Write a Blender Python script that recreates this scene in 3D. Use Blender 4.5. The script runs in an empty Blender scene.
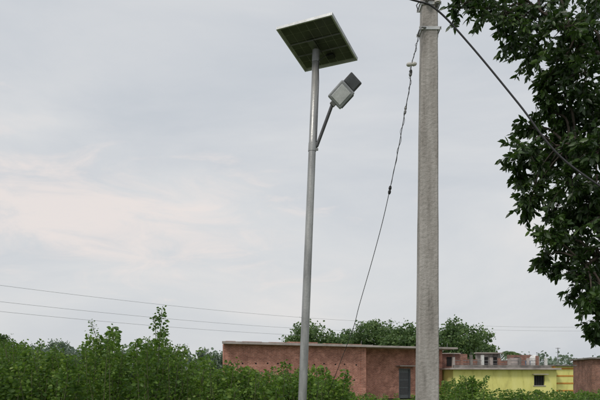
import bpy, math, random
import numpy as np
from mathutils import Vector, Matrix
random.seed(7); rng=np.random.default_rng(7)
S=bpy.context.scene
S.view_settings.view_transform='Standard'; S.view_settings.look='None'; S.view_settings.exposure=0

# ---------------------------------------------------------------- materials
def newmat(name):
    m=bpy.data.materials.new(name); m.use_nodes=True
    nt=m.node_tree; b=nt.nodes['Principled BSDF']
    return m,nt,b
def ramp(nt,pts):
    r=nt.nodes.new('ShaderNodeValToRGB'); cr=r.color_ramp
    while len(cr.elements)<len(pts): cr.elements.new(.5)
    for e,(p,c) in zip(cr.elements,pts):
        e.position=p; e.color=(*c,1)
    return r
def noise_mat(name,pts,scale=5,rough=.8,metal=0,stretch=(1,1,1),bump=.2,detail=6,bscale=None):
    m,nt,b=newmat(name); L=nt.links
    tc=nt.nodes.new('ShaderNodeTexCoord'); mp=nt.nodes.new('ShaderNodeMapping'); mp.inputs['Scale'].default_value=stretch
    n=nt.nodes.new('ShaderNodeTexNoise'); n.inputs['Scale'].default_value=scale; n.inputs['Detail'].default_value=detail; n.inputs['Roughness'].default_value=.65
    L.new(tc.outputs['Object'],mp.inputs[0]); L.new(mp.outputs[0],n.inputs[0])
    r=ramp(nt,pts); L.new(n.outputs[0],r.inputs[0]); L.new(r.outputs[0],b.inputs['Base Color'])
    b.inputs['Roughness'].default_value=rough; b.inputs['Metallic'].default_value=metal
    if bump:
        n2=nt.nodes.new('ShaderNodeTexNoise'); n2.inputs['Scale'].default_value=bscale or scale*6; n2.inputs['Detail'].default_value=5
        L.new(tc.outputs['Object'],n2.inputs[0])
        bp=nt.nodes.new('ShaderNodeBump'); bp.inputs['Strength'].default_value=bump; bp.inputs['Distance'].default_value=.02
        L.new(n2.outputs[0],bp.inputs['Height']); L.new(bp.outputs[0],b.inputs['Normal'])
    return m
def leaf_mat(name,pts,trans=.3,tcol=(.15,.25,.03),rough=.5,clump=1.2):
    m,nt,b=newmat(name); L=nt.links
    g=nt.nodes.new('ShaderNodeNewGeometry'); 
    n=nt.nodes.new('ShaderNodeTexNoise'); n.inputs['Scale'].default_value=clump; n.inputs['Detail'].default_value=3
    L.new(g.outputs['Position'],n.inputs[0])
    mx=nt.nodes.new('ShaderNodeMath'); mx.operation='MULTIPLY_ADD'; mx.inputs[1].default_value=.55
    sc=nt.nodes.new('ShaderNodeMath'); sc.operation='MULTIPLY_ADD'; sc.inputs[1].default_value=1.1; sc.inputs[2].default_value=-.32
    L.new(n.outputs[0],sc.inputs[0])
    L.new(g.outputs['Random Per Island'],mx.inputs[0]); L.new(sc.outputs[0],mx.inputs[2])
    r=ramp(nt,pts); L.new(mx.outputs[0],r.inputs[0]); L.new(r.outputs[0],b.inputs['Base Color'])
    b.inputs['Roughness'].default_value=rough
    t=nt.nodes.new('ShaderNodeBsdfTranslucent'); 
    mc=nt.nodes.new('ShaderNodeMix'); mc.data_type='RGBA'; mc.inputs[0].default_value=.5; mc.inputs[7].default_value=(*tcol,1)
    L.new(r.outputs[0],mc.inputs[6]); L.new(mc.outputs[2],t.inputs[0])
    ms=nt.nodes.new('ShaderNodeMixShader'); ms.inputs[0].default_value=trans
    L.new(b.outputs[0],ms.inputs[1]); L.new(t.outputs[0],ms.inputs[2])
    L.new(ms.outputs[0],nt.nodes['Material Output'].inputs[0])
    return m
def flat(name,c,rough=.6,metal=0):
    k=lambda f:tuple(min(1,x*f) for x in c)
    return noise_mat(name,[(.3,k(.75)),(.7,k(1.2))],scale=9,rough=rough,metal=metal,bump=.08)

M_galv=noise_mat('galvanised_steel',[(.3,(.22,.22,.22)),(.5,(.38,.38,.375)),(.7,(.54,.535,.52))],scale=9,rough=.40,metal=.55,stretch=(1,1,.22),bump=.1)
M_steel=flat('fitting_steel',(.22,.22,.22),.5,.6)
M_conc=noise_mat('pole_concrete',[(.26,(.20,.185,.17)),(.42,(.33,.305,.285)),(.58,(.41,.385,.365)),(.74,(.52,.49,.47))],scale=4.5,rough=.92,stretch=(2.2,2.2,.35),bump=.6,bscale=30)
M_slab=noise_mat('slab_concrete',[(.3,(.27,.23,.21)),(.5,(.42,.37,.345)),(.7,(.52,.46,.43))],scale=1.5,rough=.95,bump=.3,detail=9)
M_black=flat('black_plastic',(.02,.02,.022),.5)
M_cable=flat('cable_black',(.015,.015,.018),.6)
M_wire=flat('bare_wire',(.08,.08,.085),.5,.4)
M_line=flat('weathered_conductor',(.32,.33,.34),.6,.2)
M_porc=flat('porcelain',(.55,.53,.5),.25)
M_alu=flat('aluminium_frame',(.60,.61,.61),.45,.4)
M_back=flat('panel_backsheet',(.44,.45,.42),.6)
M_cell=noise_mat('solar_cell',[(.3,(.066,.070,.060)),(.7,(.120,.125,.105))],scale=5,rough=.4,bump=0)
M_lampbody=flat('lamp_housing_grey',(.34,.35,.37),.45,.2)
M_lens=flat('lamp_lens',(.10,.105,.12),.25)
M_dark=flat('dark_housing',(.07,.07,.078),.45)
M_bark=noise_mat('bark',[(.3,(.025,.02,.015)),(.7,(.09,.07,.055))],scale=8,rough=.95,stretch=(3,3,.6),bump=.6)
M_yellow=noise_mat('yellow_plaster',[(.25,(.44,.40,.13)),(.45,(.78,.74,.24)),(.75,(.88,.84,.34))],scale=1.1,rough=.9,stretch=(1.5,1.5,.5),bump=.1,detail=9)
M_orange=flat('orange_paint',(.60,.27,.05),.8)
M_hole=flat('painted_opening_shade',(.012,.011,.011),.9)  # near-black colour standing in for the shade inside holes and openings
M_shutter=flat('door_metal_grey',(.13,.14,.15),.6)
M_oldconc=noise_mat('stained_concrete',[(.3,(.06,.055,.05)),(.5,(.20,.185,.17)),(.75,(.42,.39,.36))],scale=.9,rough=.95,bump=.3)
M_white=flat('white_paint',(.7,.7,.68),.6)
M_face=flat('lamp_face_diffuser',(.60,.61,.62),.5)
M_blue=flat('blue_paint',(.12,.2,.32),.6)

def brick_mat(name,c1,c2,mort,sx=1.0):
    m,nt,b=newmat(name); L=nt.links
    tc=nt.nodes.new('ShaderNodeTexCoord'); sp=nt.nodes.new('ShaderNodeSeparateXYZ'); L.new(tc.outputs['Object'],sp.inputs[0])
    ad=nt.nodes.new('ShaderNodeMath'); L.new(sp.outputs[0],ad.inputs[0]); L.new(sp.outputs[1],ad.inputs[1])
    cb=nt.nodes.new('ShaderNodeCombineXYZ'); L.new(ad.outputs[0],cb.inputs[0]); L.new(sp.outputs[2],cb.inputs[1])
    nd=nt.nodes.new('ShaderNodeTexNoise'); nd.inputs['Scale'].default_value=2.5; L.new(tc.outputs['Object'],nd.inputs[0])
    wv=nt.nodes.new('ShaderNodeVectorMath'); wv.operation='MULTIPLY_ADD'; wv.inputs[1].default_value=(.08,.08,.08)
    L.new(nd.outputs[1],wv.inputs[0]); L.new(cb.outputs[0],wv.inputs[2])
    br=nt.nodes.new('ShaderNodeTexBrick'); L.new(wv.outputs[0],br.inputs[0])
    br.inputs['Color1'].default_value=(*c1,1); br.inputs['Color2'].default_value=(*c2,1); br.inputs['Mortar'].default_value=(*mort,1)
    br.inputs['Scale'].default_value=1; br.inputs['Mortar Size'].default_value=.012; br.inputs['Brick Width'].default_value=.25; br.inputs['Row Height'].default_value=.085
    br.inputs['Mortar Smooth'].default_value=.3
    n=nt.nodes.new('ShaderNodeTexNoise'); n.inputs['Scale'].default_value=1.1; n.inputs['Detail'].default_value=12; n.inputs['Roughness'].default_value=.85
    L.new(tc.outputs['Object'],n.inputs[0])
    r=ramp(nt,[(.34,(.42,.40,.40)),(.5,(.97,.95,.95)),(.64,(1.5,1.55,1.6))]); L.new(n.outputs[0],r.inputs[0])
    mu=nt.nodes.new('ShaderNodeMix'); mu.data_type='RGBA'; mu.blend_type='MULTIPLY'; mu.inputs[0].default_value=1
    L.new(br.outputs[0],mu.inputs[6]); L.new(r.outputs[0],mu.inputs[7]); L.new(mu.outputs[2],b.inputs['Base Color'])
    b.inputs['Roughness'].default_value=.95
    bp=nt.nodes.new('ShaderNodeBump'); bp.inputs['Strength'].default_value=.5; bp.inputs['Distance'].default_value=.02; bp.invert=True
    L.new(br.outputs['Fac'],bp.inputs['Height']); L.new(bp.outputs[0],b.inputs['Normal'])
    return m
M_brick=brick_mat('red_brick',(.56,.225,.155),(.38,.135,.090),(.47,.36,.30))
M_brick2=brick_mat('old_brick',(.34,.15,.105),(.22,.10,.075),(.27,.22,.18))

# ---------------------------------------------------------------- mesh builder
class MB:
    def __init__(s): s.v=[];s.f=[];s.m=[];s.mats=[]
    def mi(s,mat):
        if mat not in s.mats: s.mats.append(mat)
        return s.mats.index(mat)
    def box(s,c,h,mat,R=None,bev=0.0):
        R=R or Matrix.Identity(3); c=Vector(c); i=s.mi(mat); hx,hy,hz=h
        b0=len(s.v)
        if bev<=0:
            for x in(-1,1):
                for y in(-1,1):
                    for z in(-1,1): s.v.append(c+R@Vector((x*hx,y*hy,z*hz)))
            for q in((0,1,3,2),(4,6,7,5),(0,4,5,1),(2,3,7,6),(0,2,6,4),(1,5,7,3)):
                s.f.append([b0+k for k in q]); s.m.append(i)
        else:
            e=bev
            import bmesh
            bm=bmesh.new(); bmesh.ops.create_cube(bm,size=2)
            for v in bm.verts: v.co=Vector((v.co.x*hx,v.co.y*hy,v.co.z*hz))
            bmesh.ops.bevel(bm,geom=bm.edges[:],offset=e,segments=2,affect='EDGES',profile=.5)
            bm.verts.index_update()
            for v in bm.verts: s.v.append(c+R@v.co)
            for f in bm.faces: s.f.append([b0+v.index for v in f.verts]); s.m.append(i)
            bm.free()
    def poly(s,pts,z0,z1,mat):
        i=s.mi(mat); b0=len(s.v); n=len(pts)
        for z in(z0,z1):
            for x,y in pts: s.v.append(Vector((x,y,z)))
        s.f.append([b0+k for k in range(n)][::-1]); s.f.append([b0+n+k for k in range(n)]); s.m+=[i,i]
        for k in range(n): s.f.append([b0+k,b0+(k+1)%n,b0+n+(k+1)%n,b0+n+k]); s.m.append(i)
    def tube(s,pts,rad,mat,n=8,caps=True):
        pts=[Vector(p) for p in pts]; i=s.mi(mat)
        if not hasattr(rad,'__len__'): rad=[rad]*len(pts)
        b0=len(s.v); ref=None
        for k,p in enumerate(pts):
            t=(pts[min(k+1,len(pts)-1)]-pts[max(k-1,0)]).normalized()
            if ref is None: ref=Vector((0,1,0)) if abs(t.y)<.9 else Vector((1,0,0))
            u=(ref-t*ref.dot(t)).normalized(); w=t.cross(u); ref=u
            for j in range(n):
                a=2*math.pi*j/n; s.v.append(p+(u*math.cos(a)+w*math.sin(a))*rad[k])
        for k in range(len(pts)-1):
            for j in range(n):
                a=b0+k*n+j; b=b0+k*n+(j+1)%n
                s.f.append([a,b,b+n,a+n]); s.m.append(i)
        if caps:
            s.f.append([b0+j for j in range(n)][::-1]); s.m.append(i)
            e=b0+(len(pts)-1)*n; s.f.append([e+j for j in range(n)]); s.m.append(i)
    def prism(s,secs,mat):
        i=s.mi(mat); b0=len(s.v)
        for c,hx,hy,ch in secs:
            for x,y in((hx-ch,-hy),(hx,-hy+ch),(hx,hy-ch),(hx-ch,hy),(-hx+ch,hy),(-hx,hy-ch),(-hx,-hy+ch),(-hx+ch,-hy)):
                s.v.append(Vector(c)+Vector((x,y,0)))
        for k in range(len(secs)-1):
            for j in range(8):
                a=b0+k*8+j;b=b0+k*8+(j+1)%8
                s.f.append([a,b,b+8,a+8]); s.m.append(i)
        e=b0+(len(secs)-1)*8
        s.f.append([e+j for j in range(8)]); s.m.append(i)
    def out(s,name,parent=None,smooth=False,loc=None,rotz=0):
        me=bpy.data.meshes.new(name); me.from_pydata([tuple(v) for v in s.v],[],s.f)
        for m in s.mats: me.materials.append(m)
        me.polygons.foreach_set('material_index',s.m)
        me.polygons.foreach_set('use_smooth',[smooth]*len(me.polygons)); me.update()
        o=bpy.data.objects.new(name,me); S.collection.objects.link(o)
        if parent: o.parent=parent
        if loc: o.location=loc
        o.rotation_euler[2]=rotz
        return o
def empty(name,loc=(0,0,0),rotz=0):
    e=bpy.data.objects.new(name,None); e.empty_display_size=.3; e.location=loc; e.rotation_euler[2]=rotz
    S.collection.objects.link(e); return e

def norm(a): return a/np.maximum(np.linalg.norm(a,axis=1,keepdims=True),1e-6)
def leaf_arrays(P,D,size,wr=.32,fold=.25):
    n=len(P); D=norm(D)
    rnd=rng.normal(size=(n,3)); rnd[:,2]*=.5
    W=norm(np.cross(D,rnd)); N=np.cross(W,D)
    up=np.where(N[:,2:3]<0,-1,1); N=N*up
    sz=size[:,None]; w=sz*wr
    dr=np.array([0,0,-1.])*sz*.12
    v=np.stack([P, P+D*sz*.28+W*w*.85+N*w*fold, P+D*sz*.66+W*w*.8+N*w*fold+dr*.5, P+D*sz+dr,
                P+D*sz*.66-W*w*.8+N*w*fold+dr*.5, P+D*sz*.28-W*w*.85+N*w*fold],axis=1).reshape(-1,3)
    b=(np.arange(n)*6)[:,None]
    f=np.concatenate([b+np.array([[0,1,2,3]]),b+np.array([[0,3,4,5]])],axis=0)
    return v,f
def leaf_object(name,P,D,size,mat,parent=None,wr=.32,fold=.25,loc=None):
    v,f=leaf_arrays(np.array(P),np.array(D),np.array(size),wr,fold)
    me=bpy.data.meshes.new(name)
    me.vertices.add(len(v)); me.vertices.foreach_set('co',v.ravel())
    me.loops.add(f.size); me.loops.foreach_set('vertex_index',f.ravel().astype(np.int32))
    me.polygons.add(len(f)); me.polygons.foreach_set('loop_start',np.arange(0,f.size,4,dtype=np.int32))
    me.update(calc_edges=True); me.validate()
    me.materials.append(mat)
    o=bpy.data.objects.new(name,me); S.collection.objects.link(o)
    if parent: o.parent=parent
    return o

# ---------------------------------------------------------------- camera (eye height 1.6 m, level, rising-front shift)
cam=bpy.data.cameras.new('camera'); co=bpy.data.objects.new('camera',cam); S.collection.objects.link(co)
co.location=(0,0,1.6); co.rotation_euler=(math.radians(90),0,0)
cam.sensor_width=36; cam.lens=36; cam.shift_y=178/600; cam.clip_end=3000
S.camera=co

# ---------------------------------------------------------------- world
w=bpy.data.worlds.new('World'); S.world=w; w.use_nodes=True; nt=w.node_tree; L=nt.links
bg=nt.nodes['Background']
sky=nt.nodes.new('ShaderNodeTexSky'); sky.sky_type='NISHITA'; sky.sun_disc=False
SE,SR=math.radians(50),math.radians(215)
sky.sun_elevation=SE; sky.sun_rotation=SR; sky.air_density=1.5; sky.dust_density=4
tc=nt.nodes.new('ShaderNodeTexCoord')
def noise_node(scale,zs,detail=5,off=(0,0,0),rough=.5,dist=.3):
    mp=nt.nodes.new('ShaderNodeMapping'); mp.inputs['Scale'].default_value=(1,1,zs); mp.inputs['Location'].default_value=off; L.new(tc.outputs['Generated'],mp.inputs[0])
    n1=nt.nodes.new('ShaderNodeTexNoise'); n1.inputs['Scale'].default_value=scale; n1.inputs['Detail'].default_value=detail; n1.inputs['Roughness'].default_value=rough; n1.inputs['Distortion'].default_value=dist
    L.new(mp.outputs[0],n1.inputs[0]); return n1
n1=noise_node(1.6,3.2,7,(0,0,0),.56,.5)
cl=ramp(nt,[(.30,(.56,.60,.65)),(.48,(.645,.67,.705)),(.60,(.705,.72,.74)),(.72,(.79,.775,.77))]); L.new(n1.outputs[0],cl.inputs[0])
cd=Vector((-.34,1,.27)).normalized()
nz=nt.nodes.new('ShaderNodeVectorMath'); nz.operation='NORMALIZE'; L.new(tc.outputs['Generated'],nz.inputs[0])
sb=nt.nodes.new('ShaderNodeVectorMath'); sb.operation='SUBTRACT'; sb.inputs[1].default_value=cd; L.new(nz.outputs[0],sb.inputs[0])
ml=nt.nodes.new('ShaderNodeVectorMath'); ml.operation='MULTIPLY'; ml.inputs[1].default_value=(3.0,3.0,10.5); L.new(sb.outputs[0],ml.inputs[0])
ln=nt.nodes.new('ShaderNodeVectorMath'); ln.operation='LENGTH'; L.new(ml.outputs[0],ln.inputs[0])
n3=noise_node(7,3.2,8,(3,1,2),.62,.8)
a1=nt.nodes.new('ShaderNodeMath'); a1.operation='MULTIPLY_ADD'; a1.inputs[1].default_value=3.6; L.new(n3.outputs[0],a1.inputs[0]); L.new(ln.outputs['Value'],a1.inputs[2])
mr=nt.nodes.new('ShaderNodeMapRange'); mr.interpolation_type='SMOOTHSTEP'; mr.inputs[1].default_value=3.0; mr.inputs[2].default_value=1.7; mr.inputs[3].default_value=0; mr.inputs[4].default_value=.85
L.new(a1.outputs[0],mr.inputs[0])
mw=nt.nodes.new('ShaderNodeMix'); mw.data_type='RGBA'; mw.inputs[7].default_value=(.88,.80,.765,1)
L.new(mr.outputs[0],mw.inputs[0]); L.new(cl.outputs[0],mw.inputs[6])
K=10.0
sc=nt.nodes.new('ShaderNodeVectorMath'); sc.operation='SCALE'; sc.inputs[3].default_value=K; L.new(mw.outputs[2],sc.inputs[0])
mx=nt.nodes.new('ShaderNodeMix'); mx.data_type='RGBA'; mx.inputs[0].default_value=.93
L.new(sky.outputs[0],mx.inputs[6]); L.new(sc.outputs[0],mx.inputs[7]); L.new(mx.outputs[2],bg.inputs[0]); bg.inputs[1].default_value=.1

sun=bpy.data.lights.new('sun','SUN'); sun.energy=1.5; sun.angle=math.radians(12); sun.color=(1,.95,.87)
so=bpy.data.objects.new('sun',sun); S.collection.objects.link(so)
sd=Vector((math.sin(SR)*math.cos(SE),math.cos(SR)*math.cos(SE),math.sin(SE)))
so.rotation_euler=(-sd).to_track_quat('-Z','Y').to_euler(); so.location=(-10,-10,30)

# ---------------------------------------------------------------- ground
gm=noise_mat('grassy_soil',[(.3,(.05,.075,.022)),(.5,(.08,.11,.035)),(.7,(.16,.14,.085))],scale=.5,rough=.95,bump=.5,bscale=6)
g=MB(); n=60
i0=g.mi(gm)
for iy in range(n+1):
    for ix in range(n+1):
        x=900*((2*ix/n-1)**3); y=900*((2*iy/n-1)**3)+10
        r=math.hypot(x,y-5); g.v.append(Vector((x,y,(.05*math.sin(x*.7)*math.cos(y*.6)-.05) if r<120 else -.05)))
for iy in range(n):
    for ix in range(n):
        a=iy*(n+1)+ix; g.f.append([a,a+1,a+n+2,a+n+1]); g.m.append(i0)
g.out('ground',smooth=True)

# ---------------------------------------------------------------- solar street light
SL=empty('solar_street_light',(-.033,6.5,0))
def rel(o): 
    o.location=Vector(o.location)-o.parent.location; return o
m=MB(); base=Vector((-.033,6.5,-.1)); top=Vector((.175,6.5,5.15))
def onpole(z): 
    t=(z+.1)/(5.25); return base.lerp(top,t)
m.tube([onpole(z) for z in(-.1,1.2,2.5,4.0,5.13)],[.050,.047,.044,.040,.037],M_galv,24)
rel(m.out('pole',SL,True))
m=MB()
for z,h in ((4.10,.045),):
    m.tube([onpole(z-h),onpole(z+h)],[.044,.043],M_galv,20)
    for zz in(-.025,.025):
        c=onpole(z+zz); m.box(c+Vector((.051,-.005,0)),(.014,.010,.012),M_steel,bev=.003)
m.box((onpole(.02)+Vector((0,0,0))),(.16,.16,.012),M_steel,bev=.003)
rel(m.out('clamps',SL))
a=Vector((.576,-.32,-.037)); b=Vector((.308,.572,-.149))
la,lb=a.length*1.0,b.length*1.02
ea=a.normalized(); eb=(b-ea*b.dot(ea)).normalized(); en=ea.cross(eb)
R=Matrix((ea,eb,en)).transposed()
C=Vector((.192,6.5,5.215))
m=MB(); ha,hb=la/2,lb/2
def pl(x,y,z): return C+ea*x+eb*y+en*z
m.box(pl(0,0,.010),(ha-.012,hb-.012,.003),M_back,R)
nc=6
for i in range(nc):
    for j in range(nc):
        cx=(-ha+.03)+(2*ha-.06)*(i+.5)/nc; cy=(-hb+.03)+(2*hb-.06)*(j+.5)/nc
        m.box(pl(cx,cy,.010),((ha-.03)/nc-.0028,(hb-.03)/nc-.0028,.0055),M_cell,R)
rel(m.out('solar_panel',SL))
m=MB(); fr=.015
for s_ in(-1,1):
    m.box(pl(s_*(ha-fr*.5),0,.004),(fr*.5,hb,.018),M_alu,R,.002)
    m.box(pl(0,s_*(hb-fr*.5),.004),(ha-fr-.001,fr*.5,.0175),M_alu,R,.002)
rel(m.out('panel_frame',SL))
m=MB()
m.box(pl(0,-.09,-.018),(ha-.02,.006,.006),M_steel,R,.002)
m.box(pl(0,.09,-.018),(ha-.02,.006,.006),M_steel,R,.002)
m.box(pl(-.03,0,-.034),(.035,.11,.007),M_steel,R,.002)
m.box(pl(.07,.19,-.016),(.045,.030,.012),M_black,R,.004)
m.tube([pl(.07,.17,-.02),pl(.05,.1,-.08),onpole(5.02)+Vector((.03,-.03,0)),onpole(4.8)+Vector((.042,-.012,0)),onpole(4.15)+Vector((.043,-.012,0))],.004,M_black,6)
m.tube([onpole(5.02),onpole(5.15)],.0405,M_steel,16)
rel(m.out('panel_bracket',SL))
m=MB()
A0=onpole(4.10)+Vector((.045,0,0)); A1=Vector((.345,6.43,4.53))
ff=Vector((.68,-.22,.66)).normalized()
m.tube([A0+Vector((-.03,0,-.02)),A0+Vector((.005,0,.015)),A0.lerp(A1,.5),A1,A1+ff*.10],.018,M_dark,12)
rel(m.out('arm',SL,True))
nn=Vector((-.15,-.9,-.42)); nn=(nn-ff*nn.dot(ff)).normalized(); ss=ff.cross(nn)
R2=Matrix((ff,ss,nn)).transposed()
m=MB()
q=A1+ff*.02
m.box(q+ff*.115,(.110,.095,.032),M_lampbody,R2,.012)
m.box(q+ff*.11+nn*.034,(.082,.066,.005),M_face,R2,.004)
for k in range(4): m.box(q+ff*(.04+.045*k)-nn*.040,(.006,.075,.012),M_lampbody,R2)
m.box(q-ff*.005,(.025,.03,.026),M_steel,R2,.006)
m.box(q+ff*.115+ss*.099,(.088,.005,.020),M_dark,R2,.003)
rel(m.out('lamp_housing',SL))
m=MB()
q2=q+ff*.226
m.box(q2+ff*.055,(.064,.080,.022),M_dark,R2,.010)
m.box(q2+ff*.055+nn*.022,(.050,.064,.004),M_lens,R2,.003)
rel(m.out('led_head',SL))

# ---------------------------------------------------------------- electric pole
UP=empty('utility_pole',(1.475,7,0))
m=MB(); secs=[]
for k in range(25):
    t=k/24; z=-.1+6.35*t
    secs.append((Vector((1.475+.030*t,7,z)),.133-.044*t+random.uniform(-.0015,.0015),.10-.03*t,.014))
m.prism(secs,M_conc)
rel(m.out('concrete_pole',UP))
m=MB()
def clamp(z,mb):
    t=(z+.1)/6.35; hx=.133-.044*t+.006; hy=.10-.03*t+.006; c=Vector((1.475+.03*t,7,z))
    mb.box(c+Vector((0,-hy,0)),(hx+.030,.003,.018),M_alu,bev=.001)
    mb.box(c+Vector((0,hy,0)),(hx+.030,.003,.018),M_alu,bev=.001)
    for s_ in(-1,1):
        mb.tube([c+Vector((s_*(hx+.018),-hy-.02,0)),c+Vector((s_*(hx+.018),hy+.02,0))],.007,M_steel,8)
        mb.box(c+Vector((s_*hx,0,0)),(.003,hy-.004,.017),M_alu)
    return c,hx,hy
c1,hx1,hy1=clamp(5.93,m); c2,hx2,hy2=clamp(5.64,m)
def shackle(mb,c,axis='z'):
    A=Vector((0,0,1))
    prof=[(-.045,.018),(-.042,.034),(-.02,.036),(-.012,.02),(.012,.02),(.02,.036),(.042,.034),(.045,.018)]
    mb.tube([c+A*z for z,_ in prof],[r for _,r in prof],M_porc,14)
    mb.tube([c-A*.075,c+A*.075],.006,M_steel,8)
    for s_ in(-1,1): mb.box(c+A*.055*s_+Vector((0,.03,0)),(.018,.055,.003),M_steel)
shackle(m,c1+Vector((.07,-hy1-.05,.01))); shackle(m,c1+Vector((-.045,-hy1-.05,.06)))
m.box(c1+Vector((0,-hy1-.02,.06)),(.13,.008,.012),M_steel,bev=.002)
m.tube([c1+Vector((-.13,-hy1-.02,0)),c1+Vector((-.17,-hy1-.05,-.06)),c1+Vector((-.15,-hy1-.05,-.12))],.006,M_wire,6)
m.tube([c2+Vector((-.05,-hy2-.005,0)),c2+Vector((-.11,-hy2-.03,-.01)),c2+Vector((-.13,-hy2-.03,-.05))],.009,M_steel,8)
rel(m.out('pole_fittings',UP))

def cr(pts,sub=8):
    pts=[Vector(p) for p in pts]; o=[]
    for i in range(len(pts)-1):
        p0=pts[max(i-1,0)];p1=pts[i];p2=pts[i+1];p3=pts[min(i+2,len(pts)-1)]
        for k in range(sub):
            t=k/sub
            o.append(.5*((2*p1)+(p2-p0)*t+(2*p0-5*p1+4*p2-p3)*t*t+(3*p1-p0-3*p2+p3)*t**3))
    o.append(pts[-1]); return o
G=[(1.367,6.85,5.58),(1.325,6.9,5.36),(1.29,6.95,5.22),(1.29,7.05,5.03),(1.26,7.2,4.80),(1.20,7.35,4.38),(1.13,7.55,3.97),(1.07,7.8,3.62),(.97,8.1,3.17),(.84,8.5,2.63),(.78,8.8,2.33),(.62,9.5,1.80),(.42,10.5,1.1),(.25,11.3,.3),(.2,11.5,-.05)]
SW=empty('stay_wire',(.2,11.5,0))
m=MB(); path=cr(G,8)
m.tube(path,.0050,M_wire,6)
wind=[]
for k,p in enumerate(cr(G[:7],24)):
    wind.append(p+Vector((math.cos(k*.55),math.sin(k*.55),0))*(.010+.006*math.sin(k*.13)))
m.tube(wind,.003,M_wire,5)
rel(m.out('strand',SW,True))
m=MB()
def egg(mb,c,d,r,l,mat):
    d=d.normalized(); pr=[(-1,.35),(-.8,.8),(-.35,1),(-.1,.7),(.1,.7),(.35,1),(.8,.8),(1,.35)]
    mb.tube([c+d*l*a for a,_ in pr],[r*q_ for _,q_ in pr],mat,12)
egg(m,Vector((1.292,6.95,5.235)),Vector((1,0,.1)),.026,.06,M_porc)
egg(m,Vector((1.29,7.0,5.16)),Vector((.1,0,1)),.02,.04,M_steel)
egg(m,Vector((1.262,7.19,4.81)),Vector((.12,0,1)),.016,.05,M_steel)
egg(m,Vector((1.13,7.55,3.965)),Vector((.15,-.05,1)),.020,.055,M_black)
rel(m.out('stay_insulators',SW))
m=MB()
B=[(-.9,8.0,7.2),(.5,7.1,6.28),(1.28,6.80,5.885),(1.54,6.76,5.75),(1.9,6.7,5.32),(2.37,6.5,4.57),(2.72,6.25,3.9),(3.3,6.0,3.3),(4.2,6.6,2.9),(6.3,9.0,2.8)]
m.tube(cr(B,10),.0105,M_cable,8)
m.out('overhead_cable',smooth=True)

# ---------------------------------------------------------------- distant overhead line
def lpole(x,y,h,name='line_pole'):
    mb=MB(); secs=[(Vector((0,0,h*t-.1)),.17-.06*t,.13-.04*t,.02) for t in(0,.33,.66,1)]
    mb.prism(secs,M_conc); mb.box((0,0,h-.35),(1.1,.05,.05),M_steel,bev=.01)
    for x_ in(-1,0,1):
        c=Vector((x_*1.0,0,h-.3 if x_ else h-.1)); mb.tube([c,c+Vector((0,0,.1)),c+Vector((0,0,.22))],[.03,.07,.03],M_porc,8)
    mb.out(name,loc=(x,y,0))
lp=[(-33,50,10.3),(21.2,100,10.6),(75,92,10.6)]
for x,y,h in lp: lpole(x,y,h)
m=MB()
dz=[.1,-1.4,-2.3]
for k in range(3):
    for (p,q_) in((lp[0],lp[1]),(lp[1],lp[2])):
        if k==2 and p is lp[1]: continue
        pts=[]
        for i in range(31):
            t=i/30; pts.append(Vector((p[0]+(q_[0]-p[0])*t,p[1]+(q_[1]-p[1])*t,(p[2]+(q_[2]-p[2])*t)+dz[k]*(1 if p is lp[0] else .4)-4*.9*t*(1-t))))
        m.tube(pts,.014,M_line,5)
m.out('power_line')

# ---------------------------------------------------------------- brick house (trapezoid plot: left wall splays inwards)
ang=math.atan2(6.2,14.06)
BH=empty('brick_house',(-5.2,40,0),ang)
H=3.86; XL=.12; YB=5.2; XB=2.95
def wall(mb,x0,x1,y0,y1,z0,z1,mat): mb.box(((x0+x1)/2,(y0+y1)/2,(z0+z1)/2),(abs(x1-x0)/2,abs(y1-y0)/2,(z1-z0)/2),mat)
m=MB()
wall(m,XL,10.94,0,.25,0,H,M_brick); wall(m,10.69,10.94,.25,1.55,0,H,M_brick)
m.poly([(XL,.25),(XL+.27,.25),(XB+.27,YB-.25),(XB,YB-.25)],0,H,M_brick)
wall(m,10.94,14.75,1.3,1.55,0,H,M_brick); wall(m,15.85,18.9,1.3,1.55,0,H,M_brick); wall(m,14.75,15.85,1.3,1.55,2.35,H,M_brick)
wall(m,18.65,18.9,1.55,YB-.25,0,H,M_brick); wall(m,XB,18.9,YB-.25,YB,0,H,M_brick)
wall(m,10.6,11.0,-.06,-.002,0,H,M_brick)
m.out('walls',BH)
m=MB()
m.poly([(XL-.28,-.55),(11.25,-.55),(11.25,YB+.2),(XB-.2,YB+.2)],H,H+.165,M_slab)
m.box((15.2,2.5,H+.070),(3.94,2.9,.070),M_slab,bev=.02)
m.out('roof_slab',BH)
m=MB()
x=XL+.2
while x<10.6:
    l=random.uniform(.5,1.8); h=random.choice([.06,.06,.12])
    wall(m,x,min(x+l,10.8),.1,.33,H+.167,H+.167+h,M_brick); x+=l+random.uniform(.02,.9)
m.out('parapet',BH)
m=MB()
for z in(2.6,1.45):
    for k in range(12):
        x=XL+.55+k*.86+random.uniform(-.12,.12); m.box((x,-.003,z+random.uniform(-.05,.05)),(.055,.010,.045),M_hole)  # dark blocks on the wall face; the shade of each hole is painted
m.out('putlog_holes',BH)
m=MB()
wall(m,14.75,14.83,1.33,1.5,0,2.35,M_shutter); wall(m,15.77,15.85,1.33,1.5,0,2.35,M_shutter); wall(m,14.83,15.77,1.33,1.5,2.27,2.35,M_shutter)
wall(m,14.83,15.77,1.44,1.48,0,2.27,M_shutter)
for z in(.3,.9,1.5): wall(m,14.9,15.7,1.42,1.438,z,z+.5,M_dark)
wall(m,14.5,16.1,.75,1.3,2.5,2.58,M_slab)
m.out('door',BH)
m=MB()
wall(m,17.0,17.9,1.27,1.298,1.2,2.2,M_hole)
for k in range(5): m.tube([(17.1+k*.18,1.25,1.2),(17.1+k*.18,1.25,2.2)],.012,M_steel,5)
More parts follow.
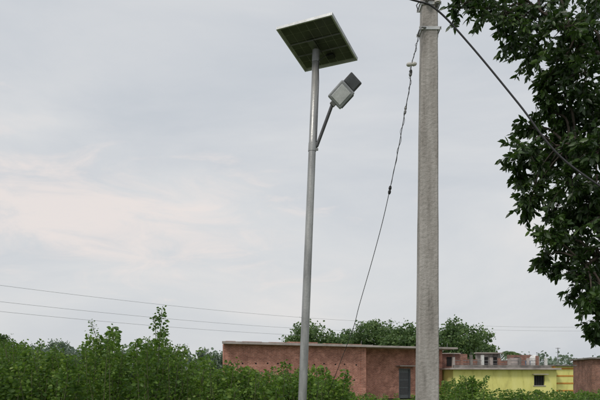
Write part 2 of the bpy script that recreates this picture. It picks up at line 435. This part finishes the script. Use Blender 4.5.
m.out('window',BH)
m=MB()
for x,y in((10.7,.2),(10.8,.3),(18.6,.3),(18.7,.4)):
    m.tube([(x,y,H+.1),(x+.02,y,H+.4),(x+.05,y,H+.5)],.012,M_steel,5)
m.out('rebar_stubs',BH)

# ---------------------------------------------------------------- yellow house
YH=empty('yellow_house',(12.0,47,0),math.radians(7))
m=MB()
wall(m,0,6.7,0,.2,0,2.25,M_yellow); wall(m,7.6,8.6,0,.2,0,2.25,M_yellow)
wall(m,6.7,7.6,0,.2,0,1.0,M_yellow); wall(m,6.7,7.6,0,.2,1.8,2.25,M_yellow)
wall(m,0,.2,.2,6,0,2.25,M_yellow); wall(m,8.4,8.6,.2,6,0,2.25,M_yellow); wall(m,.2,8.4,5.8,6,0,2.25,M_yellow)
wall(m,8.6,10.4,.6,.8,0,2.55,M_yellow); wall(m,10.2,10.4,.8,6,0,2.55,M_yellow)
m.out('walls',YH)
m=MB()
for z in(.5,1.1,1.7,2.3): wall(m,8.62,10.42,.58,.597,z,z+.12,M_orange)
wall(m,8.6,8.75,.45,.596,0,2.6,M_orange)
m.out('orange_trim',YH)
m=MB()
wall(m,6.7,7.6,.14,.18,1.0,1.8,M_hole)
for k in range(6): m.tube([(6.78+k*.15,.06,1.0),(6.78+k*.15,.06,1.8)],.015,M_dark,5)
wall(m,6.62,7.68,-.05,-.003,.94,1.0,M_slab); wall(m,6.55,7.75,-.35,-.003,1.86,1.92,M_slab)
m.out('window',YH)
m=MB()
m.box((4.2,2.9,2.32),(4.6,3.3,.065),M_slab,bev=.01)
m.box((9.5,3.3,2.61),(1.05,2.95,.055),M_oldconc,bev=.01)
m.out('roof_slab',YH)
m=MB()
Z0=2.387
wall(m,.1,8.2,.1,.3,Z0,2.62,M_oldconc)
wall(m,0.0,2.4,3.0,3.2,Z0,3.6,M_brick2); wall(m,2.4,3.2,3.0,3.2,Z0,2.9,M_brick2); wall(m,3.2,5.3,3.0,3.2,Z0,3.65,M_oldconc)
wall(m,5.3,6.0,3.0,3.2,Z0,3.1,M_brick2); wall(m,6.0,8.3,3.0,3.2,Z0,3.55,M_brick2)
for x0,x1,mt in((.6,1.3,M_hole),(3.6,4.2,M_hole),(4.5,5.0,M_hole),(6.5,7.0,M_hole)): wall(m,x0,x1,2.97,2.997,2.6,3.35,mt)  # dark sheets in front of the wall, coloured as the shade of openings
wall(m,3.1,5.4,2.7,3.3,3.653,3.73,M_slab); wall(m,-.1,1.7,2.7,3.3,3.603,3.67,M_slab)
x=.15; cols=[M_slab,M_brick2,M_oldconc,M_white,M_slab,M_brick2,M_slab,M_oldconc,M_slab,M_brick2,M_white,M_slab]; k=0
tops=[]
while x<8.1:
    h=random.uniform(.75,1.15); wall(m,x,x+.2,.5,.7,Z0,Z0+h,cols[k%12]); tops.append((x+.1,Z0+h)); x+=random.uniform(.62,.95); k+=1
for (xa,za),(xb,zb) in zip(tops[:-1],tops[1:]):
    for f in(.45,.8): 
        zz=Z0+.75*f; m.tube([(xa+.1,.6,zz),(xb-.1,.6,zz)],.022,M_steel,5)
wall(m,1.7,2.5,1.2,1.5,Z0,3.1,M_brick2); wall(m,5.6,6.1,1.5,1.9,Z0,3.25,M_slab)
m.out('rooftop_parapets',YH)
m=MB()
m.tube([(7.6,1.6,2.39),(7.6,1.6,3.25),(7.6,1.6,3.42),(7.6,1.6,3.5)],[.4,.4,.3,.12],M_white,16)
m.tube([(6.7,1.0,2.39),(6.7,1.0,3.0)],[.2,.2],M_blue,12)
m.tube([(9.6,1.5,2.6),(9.6,1.5,4.1)],.03,M_steel,6); m.tube([(9.4,1.5,4.05),(9.8,1.5,4.05)],.02,M_steel,6)
m.out('rooftop_tank',YH)
m=MB()
for xa,za in tops:
    for dx in(-.05,.05): m.tube([(xa+dx,.6,za-.1),(xa+dx+random.uniform(-.06,.06),.6,za+random.uniform(.15,.4))],.012,M_steel,5)
m.out('rebar_stubs',YH)
RH=empty('brick_shed',(26.3,54,0),math.radians(-6))
m=MB(); wall(m,0,6,0,5,0,3.3,M_brick2); m.out('walls',RH)
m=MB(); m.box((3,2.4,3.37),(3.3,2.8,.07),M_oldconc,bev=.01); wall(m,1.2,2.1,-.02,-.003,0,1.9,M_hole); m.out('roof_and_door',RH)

# ---------------------------------------------------------------- big tree on the right
TR=empty('broadleaf_tree',(6.6,9.3,0))
M_leafT=leaf_mat('tree_leaves',[(.1,(.011,.026,.008)),(.45,(.024,.052,.013)),(.75,(.055,.105,.022)),(.95,(.115,.185,.04))],trans=.22,tcol=(.10,.22,.02),rough=.42,clump=1.5)
wood=MB()
trunk=[Vector(p) for p in((6.6,9.3,-.1),(6.55,9.3,1),(6.6,9.25,2.1),(6.45,9.2,3.1))]
wood.tube(cr(trunk,5),[.32-.10*i/15 for i in range(16)],M_bark,14)
limbs=[[(6.45,9.2,3.1),(5.9,9.0,4.2),(5.2,8.6,5.2),(4.2,8.3,6.0),(3.2,8.0,6.5)],
       [(6.45,9.2,3.1),(5.8,8.9,3.7),(5.0,8.6,4.3),(4.1,8.3,4.7),(3.4,8.0,4.7)],
       [(6.5,9.2,2.7),(5.8,8.8,3.1),(5.1,8.5,3.4),(4.4,8.2,3.4),(3.8,8,3.1)],
       [(6.45,9.2,3.1),(6.4,9.2,4.5),(6.0,9.1,6.0),(5.4,9,7.2),(4.8,8.8,7.9)],
       [(6.45,9.2,3.1),(7.2,9.4,4.4),(7.9,9.7,5.6),(8.6,10,6.4)],
       [(6.45,9.2,3.1),(6.6,10,4.6),(6.6,10.9,5.8),(6.4,11.6,6.6)],
       [(6.5,9.25,2.8),(7.4,9.0,3.6),(8.3,8.8,4.0),(9,8.6,4.1)]]
nodes=[]
for l in limbs:
    pp=cr(l,7); k=len(pp); wood.tube(pp,[.12*(1-i/k)**1.2+.014 for i in range(k)],M_bark,9)
    nodes+=[(p,.12*(1-i/k)**1.2+.014) for i,p in enumerate(pp)][4:]
d8=8/600
vis=[(462,4,18),(480,10,24),(505,14,26),(532,18,30),(562,28,34),(590,30,38),(508,38,22),(530,52,26),(556,66,30),(585,75,34),(548,84,16),
     (566,100,28),(592,115,30),(546,112,18),(534,128,20),(556,140,26),(584,150,30),(526,150,22),(518,170,16),(545,172,26),(572,180,28),(597,185,26),
     (530,195,22),(524,208,14),(556,208,26),(584,215,28),(548,236,20),(570,243,26),(596,250,26),(542,258,14),(562,268,20),(584,278,24),(602,290,24),(592,305,18),(603,322,18),(580,298,14),(595,332,10),
     (575,50,30),(600,90,30),(570,125,24),(600,150,26),(565,160,22),(590,200,26),(575,225,22),(595,270,22),
     (480,-25,30),(520,-25,36),(560,-20,40),(600,-20,45),(618,60,40),(622,110,40),(620,160,40),(622,215,38),(622,262,30),(622,300,24)]
clumps=[]
for u,v,r in vis:
    y=random.uniform(7.5,9.0)
    clumps.append((Vector(((u-300)*y/600,y,1.6+(378-v)*y/600)),r*d8))
for k in range(75):
    while True:
        p=Vector((random.uniform(-1,1),random.uniform(-1,1),random.uniform(-1,1)))
        if .45<p.length<1: break
    c=Vector((7.0,9.6,5.7))+Vector((p.x*3.2,p.y*2.8,p.z*2.9))
    u=300+600*c.x/c.y; v=378-600*(c.z-1.6)/c.y
    if u<612 and v>-30: continue
    clumps.append((c,random.uniform(.4,.6)))
LP=[];LD=[];LS=[]
for c,r in clumps:
    nd=min(nodes,key=lambda q:(q[0]-c).length+ (0 if q[0].x>c.x-.1 else .5))
    p0,r0=nd; mid=p0.lerp(c,.5)+Vector((random.uniform(-.1,.1),random.uniform(-.1,.1),.12))
    pp=cr([p0,mid,c],5); wood.tube(pp,[max(.006,min(r0,.022)*(1-.7*i/len(pp))) for i in range(len(pp))],M_bark,6,False)
    nt_=int(11+r*26)
    for t in range(nt_):
        d=Vector((random.gauss(0,1),random.gauss(0,1),random.gauss(0,.9))).normalized()
        ln=r*random.uniform(.5,1.2); e=c+d*ln+Vector((0,0,-.12*ln)); st=c+d*ln*.1
        wood.tube([st,c+d*ln*.55+Vector((0,0,.03)),e],[.005,.0035,.002],M_bark,4,False)
        k=int(10+ln*32)
        for j in range(k):
            f=.2+.85*(j+random.random()*.6)/k; p=st.lerp(e,min(f,1.0))
            ld=(d*.6+Vector((random.gauss(0,.7),random.gauss(0,.7),random.gauss(-.3,.6))))
            LP.append(p);LD.append(ld);LS.append(random.uniform(.055,.125))
rel(wood.out('trunk_and_limbs',TR,True))
lo=leaf_object('leaves',LP,LD,LS,M_leafT,TR,wr=.24); lo.location=-TR.location
print('tree leaves',len(LP))

# ---------------------------------------------------------------- shrubs
M_leafB=leaf_mat('shrub_leaves',[(.05,(.024,.060,.010)),(.4,(.068,.145,.022)),(.7,(.150,.255,.040)),(.95,(.30,.39,.085))],trans=.38,tcol=(.24,.40,.04),rough=.55,clump=.9)
M_stem=flat('green_stem',(.12,.13,.06),.8)
prof=[(-9,2.2),(-7,2.35),(-5.5,2.3),(-5.0,2.25),(-4.4,2.05),(-4.0,2.15),(-3.65,2.35),(-3.3,2.45),(-3.0,2.3),(-2.65,2.55),(-2.4,2.2),(-2.0,2.1),(-1.6,1.9),(-1.35,1.72),(-1.0,1.78),(-.6,1.62),(-.3,1.68),(0,1.74),(.25,1.82),(.5,1.72),(.75,1.5),(.95,1.2),(1.4,.9)]
def hprof(x): return float(np.interp(x,[p[0] for p in prof],[p[1] for p in prof]))
def shrubs(name,pts,mat,lsz,dens,root,lean=.25,wr_=.34):
    E=empty(name,root); st=MB(); P=[];D=[];Z=[]
    for x,y,h in pts:
        if h<.3: continue
        lx,ly=random.gauss(0,lean)*h*.5,random.gauss(0,lean)*h*.5
        path=cr([(x,y,-.05),(x+lx*.35,y+ly*.35,h*.5),(x+lx,y+ly,h)],5)
        st.tube(path,[.010*(1-.8*i/len(path))+.002 for i in range(len(path))],M_stem,4,False)
        n=int(h*dens); sc_=random.uniform(.6,1.4)
        for j in range(n):
            f=random.uniform(.18,1)**.75
            k=f*(len(path)-1); i=min(int(k),len(path)-2); p=path[i].lerp(path[i+1],k-i)
            az=random.random()*6.283; spread=(1.05-f)*.42+.03
            rr=random.random()*spread
            d=Vector((math.cos(az),math.sin(az),random.uniform(-.3,.9)))
            P.append(p+Vector((math.cos(az)*rr,math.sin(az)*rr,random.uniform(-.04,.06)))); D.append(d); Z.append(sc_*lsz*random.uniform(.6,1.25)*(1.15-.45*f))
    o=st.out('stems',E); o.location=-E.location
    o=leaf_object('leaves',P,D,Z,mat,E,wr=wr_); o.location=-E.location
    print(name,len(P))
pts=[]
for k in range(620):
    y=random.uniform(9.6,13.5); x=random.uniform(-8,1.0)
    h=hprof(x*11/y)*random.uniform(.68,1.0)+ (y-11)*.03
    pts.append((x,y,h))
for k in range(110):
    y=random.uniform(10,12.5); x=random.uniform(-1.5,.85)
    pts.append((x,y,hprof(x*11/y)*random.uniform(.78,1.0)))
for x,y,h in((-2.66,11,2.85),(-2.60,11.1,2.72),(-3.25,11.0,2.66),(-3.3,11,2.58),(-3.7,11.2,2.48),(-5.3,11,2.4),(-.1,10.8,1.78),(.2,10.8,1.88),(.15,10.9,1.82),(-1.2,10.8,1.85),(-1.1,10.9,1.9),(-4.9,11,2.3),(-2.9,11,2.5)): pts.append((x,y,h))
shrubs('roadside_shrubs',pts,M_leafB,.078,98,(-3,11,0))
pts=[]
for k in range(230):
    y=random.uniform(30,37); x=random.uniform(8,24); pts.append((x,y,random.uniform(.5,.95)*(1.0 if x>9.5 else 1.5)))
for k in range(24): pts.append((9.7+random.gauss(0,.5),34+random.gauss(0,.5),random.uniform(1.1,1.75)))
for k in range(50): pts.append((random.uniform(1,8),random.uniform(30,36),random.uniform(.3,.75)))
shrubs('field_weeds',pts,M_leafB,.15,55,(14,34,0),.4)

GP=[];GD=[];GS=[]
for k in range(14000):
    y=2+28*random.random()**1.2; x=random.uniform(-1,1)*(3+y*.7)
    GP.append((x,y,-.06));GD.append((random.gauss(0,.35),random.gauss(0,.35),1));GS.append(random.uniform(.08,.28))
M_grass=leaf_mat('grass_blades',[(.1,(.05,.08,.02)),(.5,(.09,.14,.035)),(.9,(.18,.21,.07))],trans=.2,clump=.5)
leaf_object('grass',GP,GD,GS,M_grass,wr=.05)

# ---------------------------------------------------------------- distant trees
def leafcloud(lobes,n,size,P,D,Z,sub=14,tight=.38):
    for c,r in lobes:
        c=Vector(c)
        subs=[]
        for k in range(sub):
            d=Vector((random.gauss(0,1),random.gauss(0,1),random.gauss(0,1))).normalized()
            subs.append(c+Vector((d.x*r[0],d.y*r[1],d.z*r[2]))*random.uniform(.4,.98))
        for k in range(n):
            s_=random.choice(subs); rr=min(r)*tight
            p=s_+Vector((random.gauss(0,rr*.6),random.gauss(0,rr*.6),random.gauss(0,rr*.5)))
            P.append(p);D.append((random.gauss(0,1),random.gauss(0,1),random.gauss(-.1,.6)));Z.append(size*random.uniform(.5,1.4))
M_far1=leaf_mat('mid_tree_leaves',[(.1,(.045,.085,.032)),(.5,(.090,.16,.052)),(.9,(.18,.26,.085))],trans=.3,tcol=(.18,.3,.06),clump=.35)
M_far2=leaf_mat('hazed_far_leaves',[(.1,(.13,.175,.15)),(.5,(.175,.235,.18)),(.9,(.24,.30,.22))],trans=.2,clump=.12)  # distance haze is put into the leaf colour: paler, greyer green
def midtree(name,u,vtop,d,wpx,seed,mat=None,n=950):
    random.seed(seed)
    px=d/600; X=(u-300)*px; top=1.6+(378-vtop)*px; w_=wpx*px
    E=empty(name,(X,d,0)); tb=MB()
    tb.tube([(0,0,-.1),(.1,0,top*.3),(0,.1,top*.6)],[.35,.28,.18],M_bark,8)
    lobes=[]
    for k in range(8):
        a_=k*.785+random.random()*.5; rr=w_*.25*random.uniform(.7,1.25)
        c=Vector((math.cos(a_)*w_*.32,math.sin(a_)*w_*.25,top*random.uniform(.46,.74)))
        lobes.append((c,(rr,rr,top*.16))); tb.tube([(0,0,top*.3),tuple(c)],[.16,.05],M_bark,6)
    lobes.append((Vector((random.uniform(-.15,.15)*w_,0,top*.82)),(w_*.2,w_*.2,top*.14)))
    tb.out('trunk',E)
    P=[];D=[];Z=[]; leafcloud(lobes,n,.34,P,D,Z,22,.42)
    leaf_object('crown',P,D,Z,mat or M_far1,E,wr=.36)
midtree('tree',314,317,85,68,1)
midtree('tree',350,328,92,60,2)
midtree('tree',382,313,90,70,3)
midtree('tree',412,322,82,60,6)
midtree('tree',446,317,84,74,4)
midtree('tree',470,334,90,46,5)
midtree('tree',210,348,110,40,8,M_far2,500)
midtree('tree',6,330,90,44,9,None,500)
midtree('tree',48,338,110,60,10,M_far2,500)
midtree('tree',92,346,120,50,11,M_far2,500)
random.seed(20)
P=[];D=[];Z=[]
lob=[]
x=-150
while x<190:
    y=random.uniform(190,240); h=random.uniform(9,14) if x<-20 else random.uniform(7,11)
    lob.append(((x,y,h*.55),(random.uniform(5,9),4,h*.48))); x+=random.uniform(3.5,7)
leafcloud(lob,170,1.25,P,D,Z)
x=-95
lob=[]
while x<95:
    y=random.uniform(118,140); h=random.uniform(6,9.5) if x<-18 else random.uniform(4.5,7)
    lob.append(((x,y,h*.5),(random.uniform(3,5),3,h*.48))); x+=random.uniform(2.5,5)
leafcloud(lob,190,.8,P,D,Z)
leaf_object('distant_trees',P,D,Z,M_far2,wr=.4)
PT=empty('palm_tree',(31,88,0)); m=MB()
m.tube([(0,0,-.1),(.1,0,2.5),(-.05,0,5.2)],[.2,.16,.13],M_bark,8); m.out('trunk',PT)
P=[];D=[];Z=[]
for k in range(17):
    az=k*2.4; el=random.uniform(-.1,1.0)
    for j in range(14):
        t=j/13; r_=t*1.9*math.cos(el*.6); z=5.2+1.2*math.sin(el)*t*1.4-1.3*t*t
        c=Vector((math.cos(az)*r_,math.sin(az)*r_,z)); sd_=Vector((-math.sin(az),math.cos(az),0))
        for s_ in(-1,1): P.append(c);D.append(sd_*s_+Vector((math.cos(az)*.6,math.sin(az)*.6,-.5)));Z.append(.55)
leaf_object('fronds',P,D,Z,M_far1,PT,wr=.1)
